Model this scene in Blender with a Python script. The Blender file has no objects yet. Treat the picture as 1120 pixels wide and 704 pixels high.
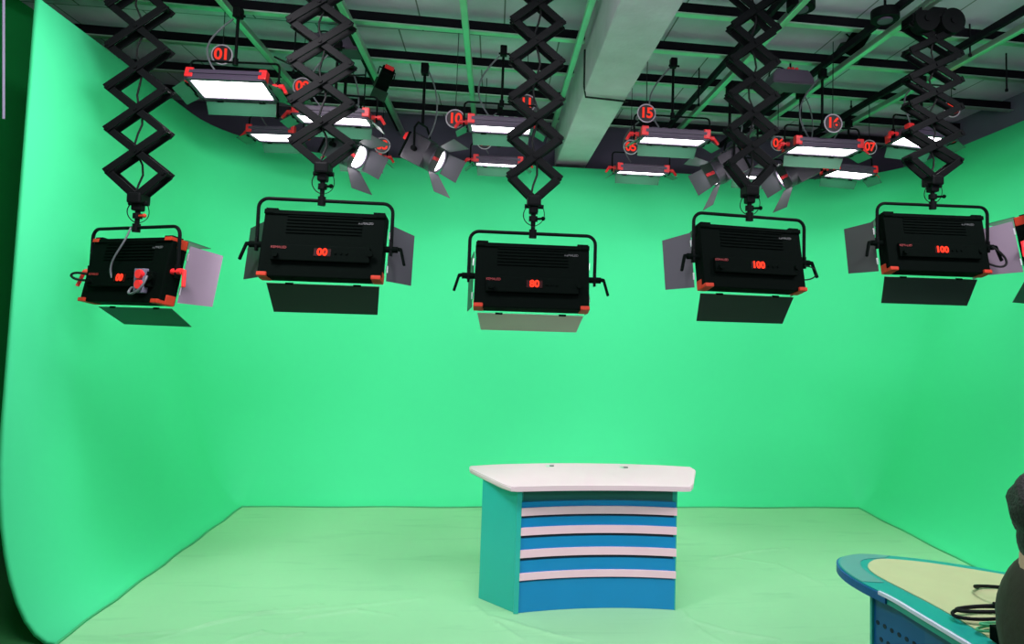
import bpy, bmesh, math, random
from mathutils import Vector, Matrix, Euler, Quaternion
random.seed(7)
sc = bpy.context.scene
R = math.radians
PI = math.pi

# ------------------------------------------------------------------ camera
CAM_H = 1.76
FPX = 714.0
PPX, PPY = 614.0, 311.0
# room axes expressed in camera axes (x right, y down, z forward)
ROWS = ((0.99438, -0.10307, 0.03003), (0.03567, 0.05729, -0.99772), (0.10085, 0.99301, 0.05990))
rowsV = [Vector(r) for r in ROWS]
cam_d = bpy.data.cameras.new('camera')
cam = bpy.data.objects.new('camera', cam_d)
sc.collection.objects.link(cam)
cx = rowsV[0].normalized()
cz = (rowsV[2] - rowsV[2].dot(cx) * cx).normalized()
cyd = cz.cross(cx)                       # down axis
m3 = Matrix((cx, -cyd, -cz)).transposed()
cam.matrix_world = Matrix.Translation((0, 0, CAM_H)) @ m3.to_4x4()
cam_d.sensor_fit = 'HORIZONTAL'
cam_d.sensor_width = 36.0
cam_d.lens = FPX * 36.0 / 1120.0
cam_d.shift_x = (560.0 - PPX) / 1120.0
cam_d.shift_y = (PPY - 352.0) / 1120.0
cam_d.clip_start = 0.05
sc.camera = cam

# ------------------------------------------------------------------ world, exposure
W = bpy.data.worlds.new('studio_air')
sc.world = W
W.use_nodes = True
bgn = W.node_tree.nodes['Background']
bgn.inputs[0].default_value = (0.80, 0.78, 1.0, 1)
bgn.inputs[1].default_value = 0.55
sc.view_settings.view_transform = 'Standard'
sc.view_settings.look = 'None'
sc.view_settings.exposure = 0.0
sc.view_settings.gamma = 1.0
sc.view_settings.use_curve_mapping = False
sc.cycles.use_denoising = True
sc.cycles.max_bounces = 8
sc.cycles.diffuse_bounces = 5
sc.cycles.sample_clamp_indirect = 6.0
KEY_STRENGTH = 23.5      # large panels aimed at the green wall
TOP_STRENGTH = 15.0       # small panels in the ceiling grid
SPOT_STRENGTH = 25.0
LIGHT_COL = (1.0, 0.90, 0.97)


def area_light(name, loc, target, size, size_y, power, col):
    d = bpy.data.lights.new(name, 'AREA')
    d.shape = 'RECTANGLE'
    d.size = size
    d.size_y = size_y
    d.energy = power
    d.color = col
    o = bpy.data.objects.new(name, d)
    sc.collection.objects.link(o)
    o.location = loc
    o.rotation_euler = (Vector(target) - Vector(loc)).to_track_quat('-Z', 'Y').to_euler()
    return o


# unseen area lamps added to whiten the roof and brighten floor and walls
area_light('added_ceiling_fill', (0.6, 0.9, 2.7), (0.6, 2.4, 5.0), 3.2, 0.5, 75, (0.95, 0.90, 1.0))
for lx, tx, pw in ((-1.5, -2.3, 92), (0.6, 0.6, 38), (2.8, 3.4, 66)):
    area_light('added_overhead_fill', (lx, 2.35, 3.6), (tx, 3.2, 0.0), 1.0, 0.4, pw, (1.0, 0.90, 0.98))
kd = bpy.data.lights.new('desk_spot_lamp', 'SPOT')
kd.energy = 290
kd.spot_size = R(26)
kd.spot_blend = 0.6
kd.shadow_soft_size = 0.25
kd.color = (1.0, 0.90, 0.98)
ko = bpy.data.objects.new('desk_spot_lamp', kd)
sc.collection.objects.link(ko)
ko.location = (0.2, -0.9, 2.9)
ko.rotation_euler = (Vector((0.7, 4.1, 0.35)) - Vector(ko.location)).to_track_quat('-Z', 'Y').to_euler()


# ------------------------------------------------------------------ projection helper
def at(px, py, Y):
    """room point at depth Y lying on the sight line of a point of the photograph"""
    v = Vector((px - PPX, py - PPY, FPX))
    d = Vector((cx.x * v.x + cyd.x * v.y + cz.x * v.z, cx.y * v.x + cyd.y * v.y + cz.y * v.z,
                cx.z * v.x + cyd.z * v.y + cz.z * v.z))
    t = Y / d.y
    return Vector((d.x * t, Y, CAM_H + d.z * t))


# ------------------------------------------------------------------ materials
def mat(name, col, rough=0.5, metal=0.0, spec=0.5, noise=0.0, nscale=6.0, bump=0.0, bscale=40.0, coat=0.0):
    m = bpy.data.materials.new(name)
    m.use_nodes = True
    nt = m.node_tree
    b = nt.nodes['Principled BSDF']
    b.inputs['Base Color'].default_value = (*col, 1)
    b.inputs['Roughness'].default_value = rough
    b.inputs['Metallic'].default_value = metal
    b.inputs['Specular IOR Level'].default_value = spec
    if coat:
        b.inputs['Coat Weight'].default_value = coat
        b.inputs['Coat Roughness'].default_value = 0.15
    tc = nt.nodes.new('ShaderNodeTexCoord')
    if noise > 0:
        n = nt.nodes.new('ShaderNodeTexNoise')
        n.inputs['Scale'].default_value = nscale
        n.inputs['Detail'].default_value = 4
        nt.links.new(tc.outputs['Object'], n.inputs['Vector'])
        r = nt.nodes.new('ShaderNodeMixRGB')
        r.inputs[1].default_value = (*[c * (1 - noise) for c in col], 1)
        r.inputs[2].default_value = (*[min(1, c * (1 + noise)) for c in col], 1)
        nt.links.new(n.outputs['Fac'], r.inputs[0])
        nt.links.new(r.outputs[0], b.inputs['Base Color'])
    if bump > 0:
        n2 = nt.nodes.new('ShaderNodeTexNoise')
        n2.inputs['Scale'].default_value = bscale
        n2.inputs['Detail'].default_value = 3
        nt.links.new(tc.outputs['Object'], n2.inputs['Vector'])
        bp = nt.nodes.new('ShaderNodeBump')
        bp.inputs['Strength'].default_value = bump
        bp.inputs['Distance'].default_value = 0.01
        nt.links.new(n2.outputs['Fac'], bp.inputs['Height'])
        nt.links.new(bp.outputs[0], b.inputs['Normal'])
    return m


def emit(name, col, s):
    m = bpy.data.materials.new(name)
    m.use_nodes = True
    nt = m.node_tree
    nt.nodes.remove(nt.nodes['Principled BSDF'])
    e = nt.nodes.new('ShaderNodeEmission')
    e.inputs[0].default_value = (*col, 1)
    e.inputs[1].default_value = s
    nt.links.new(e.outputs[0], nt.nodes['Material Output'].inputs[0])
    return m


M = {}
M['cyc'] = mat('chroma_green_paint', (0.054, 0.665, 0.275), 0.75, noise=0.02, nscale=1.3, spec=0.25)
M['vinyl'] = mat('green_floor_sheet', (0.275, 0.610, 0.320), 0.60, noise=0.05, nscale=2.0, spec=0.3, bump=0.3, bscale=5)
M['seam'] = mat('green_seam_tape', (0.05, 0.40, 0.16), 0.7)
M['darkwall'] = mat('charcoal_wall_paint', (0.060, 0.055, 0.085), 0.85, noise=0.25, nscale=1.5)
M['darkgreen'] = mat('dark_green_wall_paint', (0.008, 0.240, 0.050), 0.85, noise=0.1, nscale=1.5, spec=0.1)
M['outfloor'] = mat('dark_green_floor_paint', (0.006, 0.110, 0.022), 0.8, noise=0.15, nscale=3)
M['slate'] = mat('slate_wall_paint', (0.13, 0.13, 0.18), 0.85, noise=0.15, nscale=1.2)
M['concrete'] = mat('painted_concrete', (0.50, 0.46, 0.52), 0.9, noise=0.22, nscale=5.0, bump=0.5, bscale=14)
M['purlin'] = mat('black_steel', (0.005, 0.005, 0.007), 0.6, noise=0.2, spec=0.08)
M['flange'] = mat('grey_primer_steel', (0.55, 0.72, 0.60), 0.42, noise=0.2, nscale=9, metal=0.9)
M['pipe'] = mat('galvanised_pipe', (0.50, 0.68, 0.55), 0.38, noise=0.18, nscale=7, metal=0.9)
M['flapgreen'] = mat('green_reflection_flap_metal', (0.012, 0.080, 0.040), 0.40, spec=0.5)  # near-black flaps, with the reflected green put into the base colour
M['rust'] = mat('rusty_bracket', (0.30, 0.16, 0.08), 0.8)
M['black'] = mat('black_powder_coat', (0.0015, 0.0035, 0.0025), 0.7, spec=0.02, bump=0.06, bscale=200)
M['arm'] = mat('black_anodised_arm', (0.003, 0.004, 0.004), 0.5, spec=0.05, noise=0.2)
M['case'] = mat('dark_violet_housing', (0.060, 0.045, 0.075), 0.5, noise=0.1)
M['spotbody'] = mat('charcoal_spot_housing', (0.030, 0.026, 0.036), 0.5, noise=0.1)
M['flapdark'] = mat('black_flap_metal', (0.012, 0.022, 0.017), 0.45, spec=0.4, noise=0.1)
M['flapgrey'] = mat('grey_flap_metal', (0.15, 0.115, 0.155), 0.6, noise=0.1, nscale=3)
M['flapslate'] = mat('slate_flap_metal', (0.060, 0.060, 0.072), 0.6, spec=0.3, noise=0.1, nscale=3)
M['flapbeige'] = mat('lit_look_flap_metal', (0.42, 0.36, 0.32), 0.6, noise=0.06)  # light falling on the flap put into a paler base colour
M['orange'] = mat('orange_plastic_corner', (0.42, 0.032, 0.012), 0.6, noise=0.1, spec=0.2)
M['red'] = mat('red_plastic', (0.80, 0.025, 0.030), 0.4, noise=0.1)
M['dimprint'] = mat('dim_red_print', (0.22, 0.012, 0.014), 0.6)
M['redprint'] = mat('red_print', (0.60, 0.03, 0.04), 0.5)
M['greyprint'] = mat('grey_print', (0.09, 0.10, 0.10), 0.5)
M['steel'] = mat('bright_steel', (0.60, 0.60, 0.62), 0.3, metal=0.9)
M['cable'] = mat('black_rubber_cable', (0.006, 0.007, 0.007), 0.6, spec=0.15)
M['greycable'] = mat('grey_rubber_cable', (0.10, 0.11, 0.12), 0.5)
M['key'] = emit('led_panel_glow', LIGHT_COL, KEY_STRENGTH)
M['top'] = emit('ceiling_led_glow', LIGHT_COL, TOP_STRENGTH)
M['lens'] = emit('spot_lens_glow', (1.0, 0.92, 0.97), SPOT_STRENGTH)
M['display'] = emit('red_segment_glow', (1.0, 0.035, 0.015), 2.2)
M['signred'] = emit('red_sign_glow', (1.0, 0.05, 0.03), 0.95)
M['window'] = mat('display_window', (0.02, 0.002, 0.002), 0.5, spec=0.1)
M['signface'] = mat('black_sign_face', (0.012, 0.010, 0.012), 0.4)
M['signring'] = mat('pale_sign_rim', (0.42, 0.36, 0.42), 0.5)
M['top_laminate'] = mat('white_desk_laminate', (0.64, 0.51, 0.54), 0.42, noise=0.03, spec=0.4)
M['ledge'] = mat('pale_pink_ledge', (0.82, 0.55, 0.62), 0.40, noise=0.04)
M['blue'] = mat('blue_lacquer', (0.001, 0.215, 0.48), 0.30, noise=0.08, nscale=4, spec=0.5)
M['teal'] = mat('teal_reflection_lacquer', (0.020, 0.40, 0.33), 0.30, noise=0.08, nscale=3, spec=0.5)  # desk side's blue lacquer with reflected green put into the base colour
M['ledgeshade'] = mat('painted_ledge_shadow', (0.006, 0.02, 0.03), 0.6)
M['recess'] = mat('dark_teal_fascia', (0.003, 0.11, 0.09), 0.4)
M['cream'] = mat('cream_desk_inlay', (0.48, 0.54, 0.28), 0.40, noise=0.08, nscale=8)
M['turq'] = mat('turquoise_desk_band', (0.01, 0.32, 0.26), 0.30, noise=0.08, nscale=5)
M['slatepaint'] = mat('slate_blue_desk_band', (0.10, 0.30, 0.27), 0.30, noise=0.1, nscale=5)
M['navy'] = mat('blue_steel_desk_panel', (0.002, 0.085, 0.27), 0.40, noise=0.1, nscale=4)
M['trimwhite'] = mat('white_edge_strip', (0.62, 0.66, 0.80), 0.3)
M['hole'] = mat('dark_vent_hole', (0.002, 0.008, 0.03), 0.6)
M['skin'] = mat('skin', (0.50, 0.30, 0.21), 0.55, noise=0.06, nscale=20)
M['hair'] = mat('dark_hair', (0.012, 0.012, 0.010), 0.6, noise=0.3, nscale=60, bump=0.6, bscale=120)
M['shirt'] = mat('olive_shirt', (0.024, 0.026, 0.013), 0.85, noise=0.15, nscale=12, bump=0.3, bscale=25)
M['trouser'] = mat('dark_trousers', (0.02, 0.022, 0.03), 0.85, noise=0.15, nscale=12)
M['chairfab'] = mat('black_chair_mesh', (0.02, 0.02, 0.02), 0.7)

# worn streaks on the green floor sheet
vt = M['vinyl'].node_tree
vb = vt.nodes['Principled BSDF']
old = vb.inputs['Base Color'].links[0].from_socket
tcv = vt.nodes.new('ShaderNodeTexCoord')
mpv = vt.nodes.new('ShaderNodeMapping')
mpv.inputs['Scale'].default_value = (0.9, 5.0, 1.0)
mpv.inputs['Rotation'].default_value = (0, 0, 0.25)
vt.links.new(tcv.outputs['Object'], mpv.inputs['Vector'])
nv = vt.nodes.new('ShaderNodeTexNoise')
nv.inputs['Scale'].default_value = 1.6
nv.inputs['Detail'].default_value = 7
nv.inputs['Distortion'].default_value = 0.6
vt.links.new(mpv.outputs[0], nv.inputs['Vector'])
rv = vt.nodes.new('ShaderNodeMapRange')
rv.inputs[1].default_value = 0.56
rv.inputs[2].default_value = 0.72
rv.inputs[3].default_value = 0.0
rv.inputs[4].default_value = 0.28
vt.links.new(nv.outputs['Fac'], rv.inputs[0])
xv = vt.nodes.new('ShaderNodeMixRGB')
xv.inputs[2].default_value = (0.15, 0.42, 0.20, 1)
vt.links.new(rv.outputs[0], xv.inputs[0])
vt.links.new(old, xv.inputs[1])
vt.links.new(xv.outputs[0], vb.inputs['Base Color'])

# deck: seams drawn by a brick pattern
dm = mat('roof_deck', (0.42, 0.43, 0.47), 0.9)
nt = dm.node_tree
tc = nt.nodes.new('ShaderNodeTexCoord')
bk = nt.nodes.new('ShaderNodeTexBrick')
bk.inputs['Color1'].default_value = (0.56, 0.51, 0.62, 1)
bk.inputs['Color2'].default_value = (0.64, 0.58, 0.70, 1)
bk.inputs['Mortar'].default_value = (0.15, 0.16, 0.17, 1)
bk.inputs['Scale'].default_value = 1.0
bk.inputs['Mortar Size'].default_value = 0.006
bk.inputs['Brick Width'].default_value = 0.62
bk.inputs['Row Height'].default_value = 1.25
bk.offset = 0.3
nt.links.new(tc.outputs['Object'], bk.inputs['Vector'])
nz = nt.nodes.new('ShaderNodeTexNoise')
nz.inputs['Scale'].default_value = 2.2
nz.inputs['Detail'].default_value = 5
nt.links.new(tc.outputs['Object'], nz.inputs['Vector'])
rp = nt.nodes.new('ShaderNodeMapRange')
rp.inputs[3].default_value = 0.65
rp.inputs[4].default_value = 1.25
nt.links.new(nz.outputs['Fac'], rp.inputs[0])
mx = nt.nodes.new('ShaderNodeVectorMath')
mx.operation = 'SCALE'
nt.links.new(bk.outputs['Color'], mx.inputs[0])
nt.links.new(rp.outputs[0], mx.inputs['Scale'])
nt.links.new(mx.outputs[0], nt.nodes['Principled BSDF'].inputs['Base Color'])
M['deck'] = dm


# ------------------------------------------------------------------ mesh helpers
class MB:
    def __init__(self):
        self.bm = bmesh.new()

    def box(self, c, s, rot=None, bev=0.0):
        t = bmesh.new()
        bmesh.ops.create_cube(t, size=1.0)
        bmesh.ops.scale(t, vec=s, verts=t.verts)
        if bev > 0:
            bmesh.ops.bevel(t, geom=list(t.edges), offset=bev, segments=2, affect='EDGES', profile=0.6)
        mt = Matrix.Translation(c)
        if rot is not None:
            mt = mt @ (rot.to_matrix().to_4x4() if not isinstance(rot, Matrix) else rot.to_4x4())
        bmesh.ops.transform(t, matrix=mt, verts=t.verts)
        self.merge(t)
        return self

    def merge(self, t):
        me = bpy.data.meshes.new('tmp')
        t.to_mesh(me)
        t.free()
        self.bm.from_mesh(me)
        bpy.data.meshes.remove(me)

    def bar(self, a, b, w, d, up=(0, 1, 0), bev=0.0):
        """square bar from a to b: w across, d along 'up'"""
        a, b = Vector(a), Vector(b)
        z = (b - a)
        L = z.length
        z.normalize()
        y = Vector(up)
        y = (y - y.dot(z) * z)
        if y.length < 1e-4:
            y = Vector((1, 0, 0)) - z.x * z
        y.normalize()
        x = y.cross(z)
        m = Matrix((x, y, z)).transposed()
        return self.box((a + b) / 2, (w, d, L), m, bev)

    def cyl(self, a, b, r, r2=None, seg=16, caps=True):
        a, b = Vector(a), Vector(b)
        r2 = r if r2 is None else r2
        z = b - a
        q = z.to_track_quat('Z', 'Y')
        t = bmesh.new()
        bmesh.ops.create_cone(t, cap_ends=caps, segments=seg, radius1=r, radius2=r2, depth=z.length)
        bmesh.ops.transform(t, matrix=Matrix.Translation((a + b) / 2) @ q.to_matrix().to_4x4(), verts=t.verts)
        self.merge(t)
        return self

    def tube(self, pts, r, seg=8):
        pts = [Vector(p) for p in pts]
        rings = []
        prev = None
        bm = self.bm
        for i, p in enumerate(pts):
            if i == 0:
                d = pts[1] - p
            elif i == len(pts) - 1:
                d = p - pts[i - 1]
            else:
                d = pts[i + 1] - pts[i - 1]
            d.normalize()
            if prev is None:
                u = Vector((0, 0, 1)) if abs(d.z) < 0.9 else Vector((1, 0, 0))
            else:
                u = prev
            u = (u - u.dot(d) * d).normalized()
            prev = u
            v = d.cross(u)
            rings.append([bm.verts.new(p + r * (math.cos(2 * PI * k / seg) * u + math.sin(2 * PI * k / seg) * v))
                          for k in range(seg)])
        for i in range(len(rings) - 1):
            for k in range(seg):
                bm.faces.new((rings[i][k], rings[i][(k + 1) % seg], rings[i + 1][(k + 1) % seg], rings[i + 1][k]))
        bm.faces.new(rings[0][::-1])
        bm.faces.new(rings[-1])
        return self

    def prism(self, pts, z0, z1):
        """plan outline extruded vertically"""
        bm = self.bm
        lo = [bm.verts.new((p[0], p[1], z0)) for p in pts]
        hi = [bm.verts.new((p[0], p[1], z1)) for p in pts]
        n = len(pts)
        bm.faces.new(lo[::-1])
        bm.faces.new(hi)
        for i in range(n):
            bm.faces.new((lo[i], lo[(i + 1) % n], hi[(i + 1) % n], hi[i]))
        return self

    def plate(self, quad, th):
        """flat four-cornered plate with thickness th"""
        q = [Vector(p) for p in quad]
        n = (q[1] - q[0]).cross(q[2] - q[0]).normalized() * th / 2
        bm = self.bm
        a = [bm.verts.new(p - n) for p in q]
        b = [bm.verts.new(p + n) for p in q]
        bm.faces.new(a[::-1])
        bm.faces.new(b)
        for i in range(4):
            bm.faces.new((a[i], a[(i + 1) % 4], b[(i + 1) % 4], b[i]))
        return self

    def sphere(self, c, r, s=(1, 1, 1), u=16, v=10):
        t = bmesh.new()
        bmesh.ops.create_uvsphere(t, u_segments=u, v_segments=v, radius=r)
        bmesh.ops.scale(t, vec=s, verts=t.verts)
        bmesh.ops.translate(t, vec=Vector(c), verts=t.verts)
        self.merge(t)
        return self

    def build(self, name, m, parent=None, smooth=False):
        bmesh.ops.recalc_face_normals(self.bm, faces=self.bm.faces)
        me = bpy.data.meshes.new(name)
        self.bm.to_mesh(me)
        self.bm.free()
        me.materials.append(m)
        if smooth:
            for p in me.polygons:
                p.use_smooth = True
            try:
                me.set_sharp_from_angle(angle=R(40))
            except Exception:
                pass
        o = bpy.data.objects.new(name, me)
        sc.collection.objects.link(o)
        if parent is not None:
            o.parent = parent
        return o


def empty(name, loc, rot=(0, 0, 0)):
    o = bpy.data.objects.new(name, None)
    o.empty_display_size = 0.1
    sc.collection.objects.link(o)
    o.location = loc
    o.rotation_euler = rot
    return o


def tag(o, label, cat, group=None, kind=None):
    if label:
        o['label'] = label
    if cat:
        o['category'] = cat
    if group:
        o['group'] = group
    if kind:
        o['kind'] = kind
    return o


def struct(o):
    o['kind'] = 'structure'
    return o


def text(name, body, size, m, parent, matrix, depth=0.001, spacing=1.0, bold=0.0):
    cu = bpy.data.curves.new('t', 'FONT')
    cu.body = body
    cu.size = size
    cu.extrude = depth
    cu.align_x = 'CENTER'
    cu.align_y = 'CENTER'
    cu.space_character = spacing
    cu.offset = bold
    to = bpy.data.objects.new('t', cu)
    sc.collection.objects.link(to)
    dg = bpy.context.evaluated_depsgraph_get()
    me = bpy.data.meshes.new_from_object(to.evaluated_get(dg))
    bpy.data.objects.remove(to)
    bpy.data.curves.remove(cu)
    me.name = name
    me.materials.clear()
    me.materials.append(m)
    me.transform(matrix)
    o = bpy.data.objects.new(name, me)
    sc.collection.objects.link(o)
    o.parent = parent
    return o


def arc_pts(c, r, a0, a1, n):
    return [Vector((c[0] + r * math.cos(a0 + (a1 - a0) * i / n), c[1], c[2] + r * math.sin(a0 + (a1 - a0) * i / n)))
            for i in range(n + 1)]


def bez(p0, p1, p2, p3, n=14):
    out = []
    p0, p1, p2, p3 = map(Vector, (p0, p1, p2, p3))
    for i in range(n + 1):
        t = i / n
        out.append((1 - t) ** 3 * p0 + 3 * (1 - t) ** 2 * t * p1 + 3 * (1 - t) * t * t * p2 + t ** 3 * p3)
    return out


# ------------------------------------------------------------------ structure
XL, XR, YB = -2.22, 3.70, 6.33          # toe of the green wall on the floor
COVE = 0.34
TOPZ = 3.385
DECK = 3.97

# room floor and outer walls
fl = MB().box((0.6, 3.0, -0.06), (8.8, 9.0, 0.1)).build('floor', M['outfloor'])
struct(fl)
wl = MB().box((-3.55, 3.2, 2.0), (0.1, 8.6, 4.2)).build('wall_left', M['darkgreen'])
struct(wl)
wr = MB().box((4.75, 3.2, 2.0), (0.1, 8.6, 4.2)).build('wall_right', M['slate'])
struct(wr)
wb = MB().box((0.6, 7.15, 2.0), (8.4, 0.1, 4.2)).build('wall_back', M['darkwall'])
struct(wb)
ce = MB().box((0.6, 3.2, DECK + 0.06), (8.8, 8.6, 0.1)).build('ceiling', M['deck'])
struct(ce)


# green cyclorama wall: plan outline with rounded corners, coved into the floor
def cyc_mesh():
    bm = bmesh.new()
    prof = []
    for i in range(11):                  # cove
        a = PI / 2 * i / 10
        prof.append((COVE * math.sin(a), 0.006 + 1.10 * (1 - math.cos(a))))
    for z in (1.3, 1.7, 2.2, 2.8, 3.1, TOPZ):
        prof.append((COVE, z))
    rows = []
    yf = 3.80
    for off, z in prof:
        r = 0.03 + 1.0 * min(1.0, (z / 1.4)) ** 0.8
        xl, xr, yb = XL - off, XR + off, YB + off
        pts = [(xl, yf), (xl, yf + (yb - r - yf) * .33), (xl, yf + (yb - r - yf) * .66), (xl, yb - r)]
        for k in range(1, 13):
            a = PI - (PI / 2) * k / 12
            pts.append((xl + r + r * math.cos(a), yb - r + r * math.sin(a)))
        for k in range(1, 8):
            t = k / 8
            pts.append((xl + r + (xr - xl - 2 * r) * t, yb))
        for k in range(0, 13):
            a = PI / 2 - (PI / 2) * k / 12
            pts.append((xr - r + r * math.cos(a), yb - r + r * math.sin(a)))
        pts += [(xr, yf + (yb - r - yf) * .66), (xr, yf + (yb - r - yf) * .33), (xr, yf)]
        rows.append([bm.verts.new((x, y, z + (0.028 * (yb - y) if z == TOPZ else 0))) for x, y in pts])
    for i in range(len(rows) - 1):
        for k in range(len(rows[0]) - 1):
            bm.faces.new((rows[i][k], rows[i][k + 1], rows[i + 1][k + 1], rows[i + 1][k]))
    bmesh.ops.recalc_face_normals(bm, faces=bm.faces)
    me = bpy.data.meshes.new('wall_green')
    bm.to_mesh(me)
    bm.free()
    for p in me.polygons:
        p.use_smooth = True
    me.materials.append(M['cyc'])
    o = bpy.data.objects.new('wall_green', me)
    sc.collection.objects.link(o)
    md = o.modifiers.new('thick', 'SOLIDIFY')
    md.thickness = 0.03
    # push the thickness away from the room
    c = me.polygons[len(me.polygons) // 2]
    inward = Vector((0.7, 4.0, 1.5)) - c.center
    md.offset = -1.0 if c.normal.dot(inward) > 0 else 1.0
    return o


cyc = struct(cyc_mesh())
cyc['label'] = 'chroma green curved studio wall coved into the floor'


# green sheet on the floor, with creases
def seg_dist(p, a, b):
    ab = (b[0] - a[0], b[1] - a[1])
    L2 = ab[0] ** 2 + ab[1] ** 2
    t = max(0, min(1, ((p[0] - a[0]) * ab[0] + (p[1] - a[1]) * ab[1]) / L2))
    return math.hypot(p[0] - a[0] - t * ab[0], p[1] - a[1] - t * ab[1]), t


def floor_pt(px, py):
    v = Vector((px - PPX, py - PPY, FPX))
    d = Vector((cx.x * v.x + cyd.x * v.y + cz.x * v.z, cx.y * v.x + cyd.y * v.y + cz.y * v.z,
                cx.z * v.x + cyd.z * v.y + cz.z * v.z))
    t = -CAM_H / d.z
    return (d.x * t, d.y * t)


crease_px = [
    [(130, 696), (200, 690), (270, 672), (330, 668), (400, 662), (460, 655)],
    [(170, 700), (230, 683), (300, 668), (350, 662)],
    [(250, 702), (285, 692), (310, 697), (330, 693)],
    [(330, 676), (390, 668), (430, 674)],
    [(745, 668), (765, 690), (790, 704)],
    [(752, 678), (800, 692), (850, 700)],
    [(800, 610), (850, 618), (900, 640)],
    [(520, 664), (545, 684), (570, 700)],
    [(540, 676), (600, 694), (640, 702)],
    [(860, 600), (820, 604), (780, 611)],
]
creases = []
for c in crease_px:
    pp = [floor_pt(*q) for q in c]
    for i in range(len(pp) - 1):
        creases.append((pp[i], pp[i + 1], 0.006 + 0.006 * random.random(), 0.011 + 0.007 * random.random()))


def vinyl():
    bm = bmesh.new()
    x0, x1, y0, y1 = XL, XR, 2.6, YB
    nx, ny = 420, 300
    grid = []
    for j in range(ny + 1):
        y = y0 + (y1 - y0) * (j / ny) ** 1.0
        row = []
        for i in range(nx + 1):
            x = x0 + (x1 - x0) * i / nx
            z = 0.004
            for a, b, h, w in creases:
                if min(a[0], b[0]) - .06 < x < max(a[0], b[0]) + .06 and min(a[1], b[1]) - .06 < y < max(a[1], b[1]) + .06:
                    d, t = seg_dist((x, y), a, b)
                    z += h * math.exp(-(d / w) ** 2) * 0.9
            row.append(bm.verts.new((x, y, min(z, 0.020))))
        grid.append(row)
    for j in range(ny):
        for i in range(nx):
            bm.faces.new((grid[j][i], grid[j][i + 1], grid[j + 1][i + 1], grid[j + 1][i]))
    me = bpy.data.meshes.new('floor_sheet')
    bm.to_mesh(me)
    bm.free()
    for p in me.polygons:
        p.use_smooth = True
    me.materials.append(M['vinyl'])
    o = bpy.data.objects.new('floor_sheet', me)
    sc.collection.objects.link(o)
    return o


vs = vinyl()
struct(vs)
# seam lines where wall meets floor sheet
sm = MB()
nL = 26
ptsL = [(XL + 0.008 * math.sin(i * 1.7), 2.6 + (YB - 2.6) * i / nL, 0.010) for i in range(nL + 1)]
ptsB = [(XL + (XR - XL) * i / 40, YB + 0.010 * math.sin(i * 0.9) - 0.005, 0.010) for i in range(41)]
ptsR = [(XR + 0.008 * math.sin(i * 1.3), 2.6 + (YB - 2.6) * i / nL, 0.010) for i in range(nL + 1)]
sm.tube(ptsL, 0.008, 6).tube(ptsB, 0.006, 6).tube(ptsR, 0.007, 6)
struct(sm.build('trim_1', M['seam']))

# concrete beam running into depth
cb = MB().box((0.765, 3.4, 3.72), (0.33, 7.3, 0.52), bev=0.012)
cbo = struct(cb.build('trim_2', M['concrete']))
cbo['label'] = 'grey concrete ceiling beam running towards the back wall'
# conduit under the beam
t = MB().tube([(0.55, 4.3, 3.62), (0.59, 4.6, 3.48), (0.62, 4.72, 3.445), (0.8, 4.74, 3.445), (0.95, 4.76, 3.445)], 0.008, 6)
struct(t.build('trim_3', M['cable']))

# purlins: channel web coloured dark as in shade, lower flange paler as if lit
k = 4


def purlin(x0, x1, ya, yb, z, n):
    w = MB().bar((x0, ya, z + 0.03), (x1, yb, z + 0.03), 0.078, 0.035, up=(0, 1, 0))
    a = struct(w.build('trim_%d' % n, M['purlin']))
    f = MB().bar((x0, ya - 0.02, z - 0.016), (x1, yb - 0.02, z - 0.016), 0.010, 0.055, up=(0, 1, 0))
    f.build('flange', M['flange'], a)
    return a


for y in (4.66, 5.32, 5.98, 6.60):
    purlin(-3.5, 0.60, y - 0.08, y + 0.06, 3.87, k)
    k += 1
for y in (4.20, 4.80, 5.46, 6.12, 6.72):
    purlin(0.93, 4.7, y - 0.02, y + 0.05, 3.87, k)
    k += 1
# purlins nearer than the frame, out of sight but part of the roof
for y in (4.0, 3.35):
    purlin(-3.5, 0.60, y, y + 0.05, 3.87, k)
    k += 1

PIPE_Z = 3.75
PIPE_X = (-1.80, -1.04, -0.26, 0.53, 1.79, 2.54, 3.32)
pipes = ['first from the left wall', 'second from the left wall', 'third from the left wall',
         'just left of the concrete beam', 'first right of the concrete beam', 'second right of the concrete beam',
         'closest to the right wall']
for i, x in enumerate(PIPE_X):
    p = MB()
    p.bar((x, 1.2, PIPE_Z), (x, 7.1, PIPE_Z), 0.045, 0.045, up=(0, 0, 1), bev=0.008)
    o = p.build('ceiling_rail', M['pipe'])
    tag(o, 'grey lighting rail under the roof, ' + pipes[i], 'rail', 'ceiling lighting rails')
# dark side rails hung a little above the pipes
for i, x in enumerate((-1.86, -1.10, 1.71, 2.46, 3.24)):
    p = MB().bar((x, 1.2, PIPE_Z + 0.06), (x, 7.1, PIPE_Z + 0.06), 0.03, 0.05, up=(0, 0, 1))
    struct(p.build('trim_%d' % k, M['purlin']))
    k += 1
# thin pale conduit on the far left wall
p = MB().tube([at(4, -10, 3.4), at(4, 130, 3.42)], 0.006, 8)
struct(p.build('trim_%d' % k, M['slate']))
k += 1


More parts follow.
